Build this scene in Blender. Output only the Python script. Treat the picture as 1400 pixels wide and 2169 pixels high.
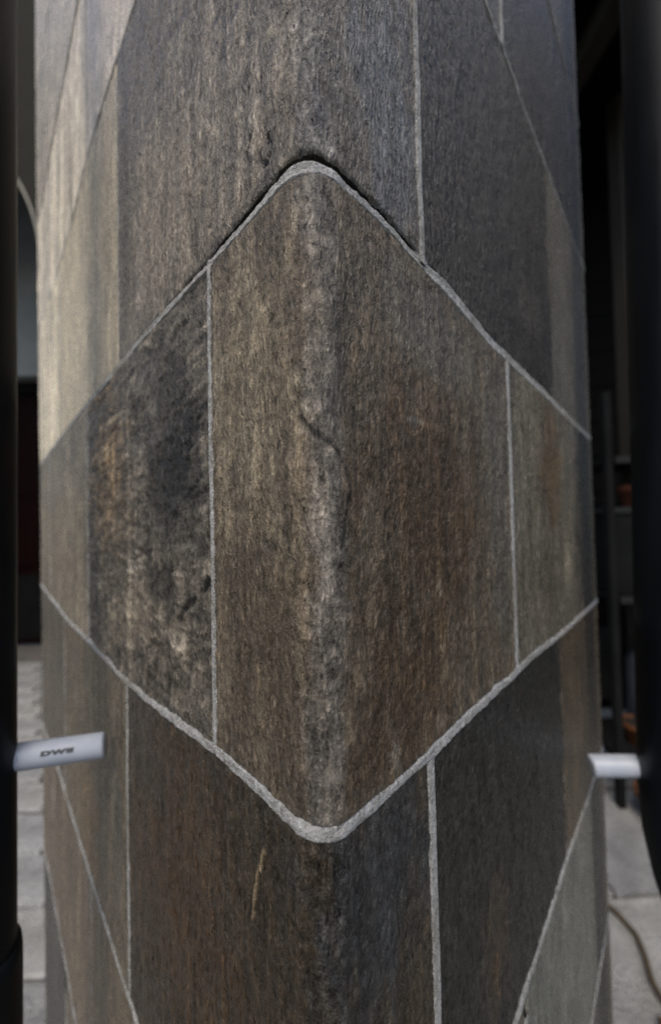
import bpy, bmesh, math, random
import numpy as np
from mathutils import Matrix, Vector

for o in list(bpy.data.objects):
    bpy.data.objects.remove(o)
scene = bpy.context.scene
COL = scene.collection
EYE = 1.123                                   # camera height above the paving

# ------------------------------------------------------------------ camera
cam_d = bpy.data.cameras.new('camera')
cam = bpy.data.objects.new('camera', cam_d); COL.objects.link(cam)
scene.camera = cam
cam_d.sensor_fit = 'HORIZONTAL'; cam_d.sensor_width = 24.0
cam_d.lens = 24.0 * 736.0 / 1400.0
cam_d.clip_start = 0.01; cam_d.clip_end = 400
cam_d.dof.use_dof = True; cam_d.dof.focus_distance = 0.128
cam_d.dof.aperture_fstop = 5.0
RIGHT = Vector((0.999777, 0.000491, -0.021135))
UP = Vector((0.021141, -0.023209, 0.999507))
FWD = Vector((0.0, 0.999731, 0.023214))
cam.matrix_world = Matrix(((RIGHT.x, UP.x, -FWD.x, 0.0), (RIGHT.y, UP.y, -FWD.y, 0.0),
                           (RIGHT.z, UP.z, -FWD.z, EYE), (0, 0, 0, 1)))

# ------------------------------------------------------------------ sky, sun, exposure
SUN_AZ = math.radians(-165.0)                  # clockwise from +Y
SUN_EL = math.radians(55.0)
world = bpy.data.worlds.new('World'); scene.world = world
world.use_nodes = True
wn = world.node_tree; wn.nodes.clear()
sky = wn.nodes.new('ShaderNodeTexSky'); sky.sky_type = 'NISHITA'
sky.sun_disc = False; sky.sun_elevation = SUN_EL; sky.sun_rotation = SUN_AZ
sky.air_density = 1.0; sky.dust_density = 3.0; sky.ozone_density = 1.0
bg = wn.nodes.new('ShaderNodeBackground'); bg.inputs['Strength'].default_value = 0.13
wo = wn.nodes.new('ShaderNodeOutputWorld')
wn.links.new(sky.outputs[0], bg.inputs['Color']); wn.links.new(bg.outputs[0], wo.inputs['Surface'])
sun_d = bpy.data.lights.new('sun', 'SUN'); sun_d.energy = 0.9; sun_d.angle = math.radians(26)
sun_d.color = (1.0, 0.90, 0.77)
sun = bpy.data.objects.new('sun', sun_d); COL.objects.link(sun)
to_sun = Vector((math.sin(SUN_AZ) * math.cos(SUN_EL), math.cos(SUN_AZ) * math.cos(SUN_EL), math.sin(SUN_EL)))
sun.rotation_euler = to_sun.to_track_quat('Z', 'Y').to_euler()
sun.location = (-2, -2, 5)
vs = scene.view_settings
vs.view_transform = 'Standard'; vs.look = 'None'; vs.gamma = 1.0; vs.exposure = 0.44
vs.use_curve_mapping = False
scene.render.engine = 'CYCLES'
scene.cycles.use_denoising = True
scene.cycles.denoiser = 'OPENIMAGEDENOISE'
scene.cycles.denoising_input_passes = 'RGB_ALBEDO_NORMAL'
scene.cycles.denoising_prefilter = 'NONE'

# ------------------------------------------------------------------ helpers
def link(name, me, mat=None, parent=None):
    o = bpy.data.objects.new(name, me); COL.objects.link(o)
    if mat is not None and me is not None and len(me.materials) == 0:
        me.materials.append(mat)
    if parent is not None:
        o.parent = parent
    return o
def tag(o, label=None, cat=None, group=None, kind=None):
    for k, v in (('label', label), ('category', cat), ('group', group), ('kind', kind)):
        if v: o[k] = v
    return o
def empty(name, loc, label, cat, group=None):
    o = bpy.data.objects.new(name, None); COL.objects.link(o); o.location = loc
    o.empty_display_size = 0.05
    return tag(o, label, cat, group)
def pydata(name, v, f, smooth=True):
    me = bpy.data.meshes.new(name); me.from_pydata([tuple(p) for p in v], [], f)
    if smooth: me.polygons.foreach_set('use_smooth', [True] * len(me.polygons))
    me.update(); return me
def bm_mesh(name, bm, smooth=False):
    me = bpy.data.meshes.new(name); bm.to_mesh(me); bm.free()
    if smooth: me.polygons.foreach_set('use_smooth', [True] * len(me.polygons))
    return me
def box_bm(bm, c, s, rz=0.0, bevel=0.0):
    m = Matrix.Translation(c) @ Matrix.Rotation(rz, 4, 'Z') @ Matrix.Diagonal((s[0], s[1], s[2], 1))
    r = bmesh.ops.create_cube(bm, size=1.0, matrix=m)
    if bevel:
        es = list({e for v in r['verts'] for e in v.link_edges})
        bmesh.ops.bevel(bm, geom=es, offset=bevel, segments=2, affect='EDGES', profile=0.6)
def box(name, c, s, mat, parent=None, rz=0.0, bevel=0.004):
    bm = bmesh.new(); box_bm(bm, c, s, rz, bevel)
    return link(name, bm_mesh(name, bm), mat, parent)
def tube(name, pts, rad, mat, parent=None, seg=32, caps=True):
    """swept round pipe; rad is a number or one per point"""
    pts = [Vector(p) for p in pts]; n = len(pts)
    rad = [rad] * n if not hasattr(rad, '__len__') else rad
    v, f = [], []
    t0 = (pts[1] - pts[0]).normalized()
    x = t0.orthogonal().normalized()
    for i, p in enumerate(pts):
        t = (pts[min(i + 1, n - 1)] - pts[max(i - 1, 0)]).normalized()
        x = (x - t * x.dot(t)).normalized(); y = t.cross(x)
        for j in range(seg):
            a = 2 * math.pi * j / seg
            v.append(p + (x * math.cos(a) + y * math.sin(a)) * rad[i])
    for i in range(n - 1):
        for j in range(seg):
            k = (j + 1) % seg
            f.append((i * seg + j, i * seg + k, (i + 1) * seg + k, (i + 1) * seg + j))
    if caps:
        f.append(tuple(range(seg))[::-1]); f.append(tuple((n - 1) * seg + j for j in range(seg)))
    return link(name, pydata(name, v, f), mat, parent)
def lathe(name, prof, c, mat, parent=None, seg=40):
    v, f = [], []
    for (r, z) in prof:
        for j in range(seg):
            a = 2 * math.pi * j / seg
            v.append((c[0] + r * math.cos(a), c[1] + r * math.sin(a), c[2] + z))
    for i in range(len(prof) - 1):
        for j in range(seg):
            k = (j + 1) % seg
            f.append((i * seg + j, i * seg + k, (i + 1) * seg + k, (i + 1) * seg + j))
    return link(name, pydata(name, v, f), mat, parent)

# ------------------------------------------------------------------ node shorthand
class G:
    def __init__(s, name):
        s.m = bpy.data.materials.new(name); s.m.use_nodes = True
        s.nt = s.m.node_tree; s.nt.nodes.clear()
        s.out = s.nt.nodes.new('ShaderNodeOutputMaterial')
        s.b = s.nt.nodes.new('ShaderNodeBsdfPrincipled')
        s.nt.links.new(s.b.outputs[0], s.out.inputs['Surface'])
    def put(s, sock, v):
        if isinstance(v, bpy.types.NodeSocket): s.nt.links.new(v, sock)
        elif isinstance(v, (tuple, list)) and len(v) == 3 and sock.type == 'RGBA': sock.default_value = (*v, 1)
        else: sock.default_value = v
    def math(s, op, a, b=0.0, c=0.0):
        n = s.nt.nodes.new('ShaderNodeMath'); n.operation = op
        for i, v in enumerate((a, b, c)): s.put(n.inputs[i], v)
        return n.outputs[0]
    def vmath(s, op, a, b=(0, 0, 0)):
        n = s.nt.nodes.new('ShaderNodeVectorMath'); n.operation = op
        s.put(n.inputs[0], a)
        if op == 'SCALE': s.put(n.inputs['Scale'], b)
        else: s.put(n.inputs[1], b)
        return n.outputs[0]
    def noise(s, vec, scale=1.0, detail=2.0, rough=0.5, color=False, dist=0.0):
        n = s.nt.nodes.new('ShaderNodeTexNoise'); s.put(n.inputs['Vector'], vec)
        n.inputs['Scale'].default_value = scale; n.inputs['Detail'].default_value = detail
        n.inputs['Roughness'].default_value = rough; n.inputs['Distortion'].default_value = dist
        return n.outputs['Color' if color else 'Fac']
    def sm(s, x, lo, hi, a=0.0, b=1.0):
        n = s.nt.nodes.new('ShaderNodeMapRange'); n.interpolation_type = 'SMOOTHSTEP'
        s.put(n.inputs['Value'], x)
        for k, v in (('From Min', lo), ('From Max', hi), ('To Min', a), ('To Max', b)): n.inputs[k].default_value = v
        return n.outputs[0]
    def mix(s, fac, a, b, mode='MIX'):
        n = s.nt.nodes.new('ShaderNodeMix'); n.data_type = 'RGBA'; n.blend_type = mode
        s.put(n.inputs[0], fac); s.put(n.inputs[6], a); s.put(n.inputs[7], b)
        return n.outputs[2]
    def bump(s, h, strength, dist):
        n = s.nt.nodes.new('ShaderNodeBump'); n.inputs['Strength'].default_value = strength
        n.inputs['Distance'].default_value = dist; s.put(n.inputs['Height'], h)
        s.nt.links.new(n.outputs[0], s.b.inputs['Normal'])
    def coord(s, which='Object'):
        return s.nt.nodes.new('ShaderNodeTexCoord').outputs[which]
    def attr(s, name, out='Color'):
        n = s.nt.nodes.new('ShaderNodeAttribute'); n.attribute_name = name; return n.outputs[out]
    def fin(s, color, rough=0.6, spec=0.5, metal=0.0):
        s.put(s.b.inputs['Base Color'], color); s.put(s.b.inputs['Roughness'], rough)
        s.b.inputs['Specular IOR Level'].default_value = spec; s.b.inputs['Metallic'].default_value = metal
        return s.m

def simple(name, c1, c2, scale=6.0, rough=0.7, bump=0.3, dist=0.003, spec=0.25, stretch=(1, 1, 1)):
    g = G(name); p = g.vmath('MULTIPLY', g.coord(), stretch)
    a = g.noise(p, scale, 6, 0.6); b = g.noise(p, scale * 9, 4, 0.6)
    t = g.math('ADD', g.math('MULTIPLY', a, 0.7), g.math('MULTIPLY', b, 0.3))
    g.bump(b, bump, dist)
    return g.fin(g.mix(g.sm(t, 0.32, 0.68), c1, c2), rough, spec)

# porcelain planks printed like weathered wood: colour comes from the tile (base, detail),
# fibre grain, mottling, pale dashes and pores from noise in tile coordinates (centimetres)
def tile_material():
    g = G('wood_look_porcelain')
    oi = g.nt.nodes.new('ShaderNodeObjectInfo')
    uvn = g.nt.nodes.new('ShaderNodeUVMap'); uvn.uv_map = 'tile_uv'
    off = g.vmath('SCALE', (37.0, 53.0, 11.0), oi.outputs['Random'])
    uv = g.vmath('ADD', uvn.outputs[0], off)
    base = g.attr('base'); sep = g.nt.nodes.new('ShaderNodeSeparateColor')
    g.put(sep.inputs[0], g.attr('detail')); tone, grain, mott = sep.outputs[0], sep.outputs[1], sep.outputs[2]
    warp = g.noise(g.vmath('MULTIPLY', uv, (0.55, 0.22, 1)), 1.0, 3, 0.55, color=True)
    warp = g.vmath('MULTIPLY', g.vmath('SUBTRACT', warp, (0.5, 0.5, 0.5)), (1.0, 0.0, 0.0))
    wrp2 = g.noise(g.vmath('MULTIPLY', uv, (2.2, 1.1, 1)), 1.0, 2, 0.5, color=True)
    wrp2 = g.vmath('MULTIPLY', g.vmath('SUBTRACT', wrp2, (0.5, 0.5, 0.5)), (0.34, 0.2, 0.0))
    w = g.vmath('ADD', g.vmath('ADD', uv, warp), wrp2)
    fib1 = g.noise(g.vmath('MULTIPLY', w, (4.2, 0.85, 1)), 1.0, 4, 0.62)
    fib2 = g.noise(g.vmath('MULTIPLY', w, (11.0, 2.1, 1)), 1.0, 3, 0.6)
    fib3 = g.noise(g.vmath('MULTIPLY', w, (24.0, 6.5, 1)), 1.0, 2, 0.6)
    blot = g.noise(g.vmath('MULTIPLY', w, (0.5, 0.16, 1)), 1.0, 4, 0.6)
    mot = g.noise(g.vmath('MULTIPLY', uv, (3.4, 2.4, 1)), 1.0, 5, 0.68, dist=0.6)
    speck = g.noise(uv, 24.0, 2, 0.6)
    c = lambda x: g.math('SUBTRACT', x, 0.5)
    mul = lambda a, b: g.math('MULTIPLY', a, b)
    add = lambda a, b: g.math('ADD', a, b)
    gr = add(add(mul(c(fib1), 3.0), mul(c(fib2), 5.0)), mul(c(fib3), 2.8))
    t = add(mul(gr, grain), mul(mul(c(mot), 4.0), mott))
    t = add(t, mul(c(blot), add(mul(grain, 1.8), 0.08))); t = add(t, mul(c(speck), 1.3))
    t = add(t, mul(g.math('SUBTRACT', tone, 0.5), 4.0))
    # pale worn dashes and dark pores
    dash = g.sm(g.noise(g.vmath('MULTIPLY', w, (4.2, 0.75, 1)), 1.0, 3, 0.55), 0.655, 0.76)
    pore = g.sm(g.noise(g.vmath('MULTIPLY', uv, (9.0, 2.2, 1)), 1.0, 2, 0.5), 0.63, 0.74)
    t = add(t, mul(dash, 0.85)); t = add(t, mul(pore, -0.8))
    k = g.math('POWER', 2.0, t)
    hue = g.noise(g.vmath('MULTIPLY', w, (0.9, 0.25, 3)), 1.0, 3, 0.6)
    tint = g.mix(g.sm(hue, 0.35, 0.65), (1.025, 1.0, 0.965), (0.98, 1.0, 1.02))
    tint = g.mix(g.math('MINIMUM', grain, 1.0), (1.0, 1.0, 1.0), tint)
    col = g.mix(1.0, base, tint, 'MULTIPLY')
    kc = g.nt.nodes.new('ShaderNodeCombineColor')
    for i in range(3): g.put(kc.inputs[i], k)
    col = g.mix(1.0, col, kc.outputs[0], 'MULTIPLY')
    h = add(add(mul(fib1, 0.55), mul(fib2, 0.7)), add(mul(mot, 0.95), mul(speck, 0.12)))
    h = add(h, add(mul(dash, 0.25), mul(pore, -0.7)))
    g.bump(h, 1.0, 0.0030)
    rough = g.sm(mot, 0.3, 0.7, 0.20, 0.36)
    return g.fin(col, rough, 0.52)

def grout_material():
    g = G('cement_grout'); p = g.coord()
    a = g.noise(p, 800, 4, 0.7); b = g.noise(p, 220, 5, 0.7); s = g.noise(p, 1900, 2, 0.5); d = g.noise(p, 26, 4, 0.6)
    col = g.mix(g.sm(b, 0.34, 0.66), (0.40, 0.40, 0.375), (0.68, 0.68, 0.67))
    col = g.mix(g.sm(d, 0.45, 0.68, 0.0, 0.5), col, (0.28, 0.26, 0.21))
    col = g.mix(g.sm(a, 0.53, 0.66, 0.0, 0.75), col, (0.13, 0.125, 0.105))
    col = g.mix(g.sm(s, 0.60, 0.70, 0.0, 0.8), col, (0.66, 0.65, 0.62))
    g.bump(g.math('ADD', a, g.math('MULTIPLY', b, 1.6)), 1.0, 0.0024)
    return g.fin(col, 0.9, 0.25)

# ------------------------------------------------------------------ numpy noise
def vnoise(x, y, seed=0):
    xi = np.floor(x).astype(np.int64); yi = np.floor(y).astype(np.int64)
    fx = x - xi; fy = y - yi
    fx = fx * fx * (3 - 2 * fx); fy = fy * fy * (3 - 2 * fy)
    def h(a, b):
        n = (a * 374761393 + b * 668265263 + seed * 974634777) & 0xFFFFFFFF
        n = ((n ^ (n >> 13)) * 1274126177) & 0xFFFFFFFF
        return ((n ^ (n >> 16)) & 0xFFFF) / 65535.0
    return (h(xi, yi) * (1 - fx) + h(xi + 1, yi) * fx) * (1 - fy) + (h(xi, yi + 1) * (1 - fx) + h(xi + 1, yi + 1) * fx) * fy
def fbm(x, y, seed=0, o=4):
    r = 0; a = 1.0; t = 0
    for i in range(o):
        r = r + a * vnoise(x * 2 ** i, y * 2 ** i, seed + i * 17); t += a; a *= 0.55
    return r / t
def sstep(a, b, x):
    t = np.clip((x - a) / (b - a), 0, 1); return t * t * (3 - 2 * t)

# ------------------------------------------------------------------ the column (all lengths in mm around the corner)
CX, CY = -4.2269, 100.0                       # the near corner, before rounding
AL, AR = 0.777417, 0.793379
TL = np.array([-math.cos(AL), math.sin(AL)]); TR = np.array([math.cos(AR), math.sin(AR)])
TR = np.array([TL[1], -TL[0]]) * 1.0          # square column
WL, WR, RAD = 640.0, 505.0, 12.0
QA = RAD * math.pi / 4
PERIM = 2 * (WL + WR) - 8 * RAD + 2 * math.pi * RAD
SEGS = []                                      # (u0, u1, kind, data)
def build_perimeter():
    c0 = np.array([CX, CY]); cr = c0 + TR * WR; cb = cr + TL * WL; cl = c0 + TL * WL
    u = 0.0
    def arc(c, n0, n1, u, frac0=0.0, frac1=1.0):
        L = (frac1 - frac0) * RAD * math.pi / 2
        SEGS.append((u, u + L, 'a', c, n0, n1, frac0, frac1)); return u + L
    def line(p, d, n, L, u):
        SEGS.append((u, u + L, 'l', p, d, n, 0, 0)); return u + L
    nL, nR = -TR, -TL; nLb, nRb = TR, TL      # outward normals: left face, right face, and their opposites
    u = arc(c0 + RAD * (TL + TR), nL, nR, u, 0.5, 1.0)
    u = line(c0 + TR * RAD, TR, nR, WR - 2 * RAD, u)
    u = arc(cr + RAD * (TL - TR), nR, nLb, u)
    u = line(cr + TL * RAD, TL, nLb, WL - 2 * RAD, u)
    u = arc(cb - RAD * (TL + TR), nLb, nRb, u)
    u = line(cb - TR * RAD, -TR, nRb, WR - 2 * RAD, u)
    u = arc(cl + RAD * (TR - TL), nRb, nL, u)
    u = line(cl - TL * RAD, -TL, nL, WL - 2 * RAD, u)
    u = arc(c0 + RAD * (TL + TR), nL, nR, u, 0.0, 0.5)
    return u
PERIM = build_perimeter()
def surf(u, z, off):
    """perimeter coordinate, height (mm from eye level) and offset along the outward normal -> metres"""
    u = np.asarray(u, float); z = np.broadcast_to(np.asarray(z, float), u.shape); off = np.broadcast_to(np.asarray(off, float), u.shape)
    um = np.mod(u, PERIM); x = np.zeros_like(um); y = np.zeros_like(um)
    for (a, b, k, p, q, r, f0, f1) in SEGS:
        m = (um >= a - 1e-9) & (um <= b + 1e-9)
        if not m.any(): continue
        t = um[m] - a; o = off[m]
        if k == 'l':
            x[m] = p[0] + q[0] * t + r[0] * o; y[m] = p[1] + q[1] * t + r[1] * o
        else:
            an = (f0 + (f1 - f0) * t / (b - a)) * math.pi / 2
            nx = q[0] * np.cos(an) + r[0] * np.sin(an); ny = q[1] * np.cos(an) + r[1] * np.sin(an)
            x[m] = p[0] + nx * (RAD + o); y[m] = p[1] + ny * (RAD + o)
    # the shaft leans out a little at its far left side
    s = np.clip(((x - CX) * TL[0] + (y - CY) * TL[1]) / WL, 0, 1.1) ** 2
    sh = s * 0.075 * np.clip(z, -800, 800)
    x = x + TL[0] * sh; y = y + TL[1] * sh
    return np.stack([x / 1000, y / 1000, z / 1000 + EYE], -1)

H = 205.48; Z0 = 109.86
KMIN, KMAX = -6, 8
JT = {   # hand-laid courses wander by some millimetres: (u, dz)
 0: [(-610,-14),(-485,-8),(-336,-2),(-230,-1),(-150,1),(-100,1),(-40,1),(0,.5),(20,2),(45,1.5),(62,0),(90,-1),(137,-6),(182,-7),(260,-7),(385,-10),(500,-10)],
 -1: [(-630,6),(-390,-7),(-281,-6),(-200,-7.5),(-124,-4),(-88,-.5),(-60,2.5),(-24,3),(0,2),(20,1),(62,-.5),(100,-.7),(158,-2.5),(202,-3),(314,-10),(480,-16)],
 1: [(-427,-2),(-343,5),(-286,18),(-200,16),(-150,12),(0,6),(190,6),(289,5),(400,4),(500,10)],
 -2: [(-473,8),(-381,4),(-294,-.5),(-171,-3),(0,2),(147,11),(250,8),(300,7),(384,0)],
 -3: [(-560,40),(-372,20),(-200,5),(0,0)],
 2: [(-543,-25),(-458,-10),(-200,0)],
}
def wrapc(u):
    return np.mod(np.asarray(u, float) + PERIM / 2, PERIM) - PERIM / 2
def joint(k, u):
    uc = wrapc(u)
    d = 0.0
    if k in JT:
        t = JT[k]; a = np.array([p[0] for p in t], float); b = np.array([p[1] for p in t], float)
        a = np.concatenate([[-1100], a, [1100]]); b = np.concatenate([[0], b, [0]])
        d = sum(np.interp(uc + s, a, b) for s in (-9, -4, 0, 4, 9)) / 5
    w = (fbm(uc / 17.0, uc * 0 + k * 3.1, 5, 3) - 0.5) * 1.3
    return Z0 + k * H + d + w
def gap_h(k, u):
    uc = wrapc(u); n = fbm(uc / 11.0, uc * 0 + k, 9, 3) - .5
    if k == -1: return 3.4 + 1.0 * sstep(20, 120, uc) + 0.4 * np.exp(-(uc / 60.0) ** 2) + 2.6 * n + 1.2 * (fbm(uc / 4.0, uc * 0, 19, 2) - .5)
    if k == 0: return 3.3 + 0.9 * sstep(-120, -50, uc) * sstep(66, 45, uc) + 1.3 * np.exp(-(uc / 16.0) ** 2) + 1.8 * sstep(10, 90, uc) + 1.0 * n
    if k == -2: return 3.0 + 1.3 * sstep(10, 90, uc) + 1.0 * n
    return 2.8 + 1.0 * n
FRONT = {0: [-526.5, -294, -61.5, 169.3, 405], 1: [-660, -428, -193.4, 62.9, 293, 528],
         -1: [-655, -420, -183.3, 58.9, 285, 522], 2: [-518, -284, -50, 181, 415]}
def joints_of(c):
    fr = FRONT.get(c)
    if fr is None:
        rr = random.Random(c + 40); fr = [x + rr.uniform(-5, 5) for x in FRONT[c % 2]]
    rest = fr[0] + PERIM - fr[-1]; n = max(1, round(rest / 226.0))
    return fr + [fr[-1] + rest * i / n for i in range(1, n)]
def vwob(c, uj, z):
    return (fbm(z / 21.0, z * 0 + uj * 0.37, 3, 3) - 0.5) * 1.5
def gap_v(c, uj):
    if c == 1 and -250 < uj < -100: return 0.9
    if -250 < uj < -20: return 2.5
    if uj > 200: return 1.0
    if uj > 0: return 4.3 if (c == -1 or uj > 100) else 3.4
    return 1.6

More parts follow.
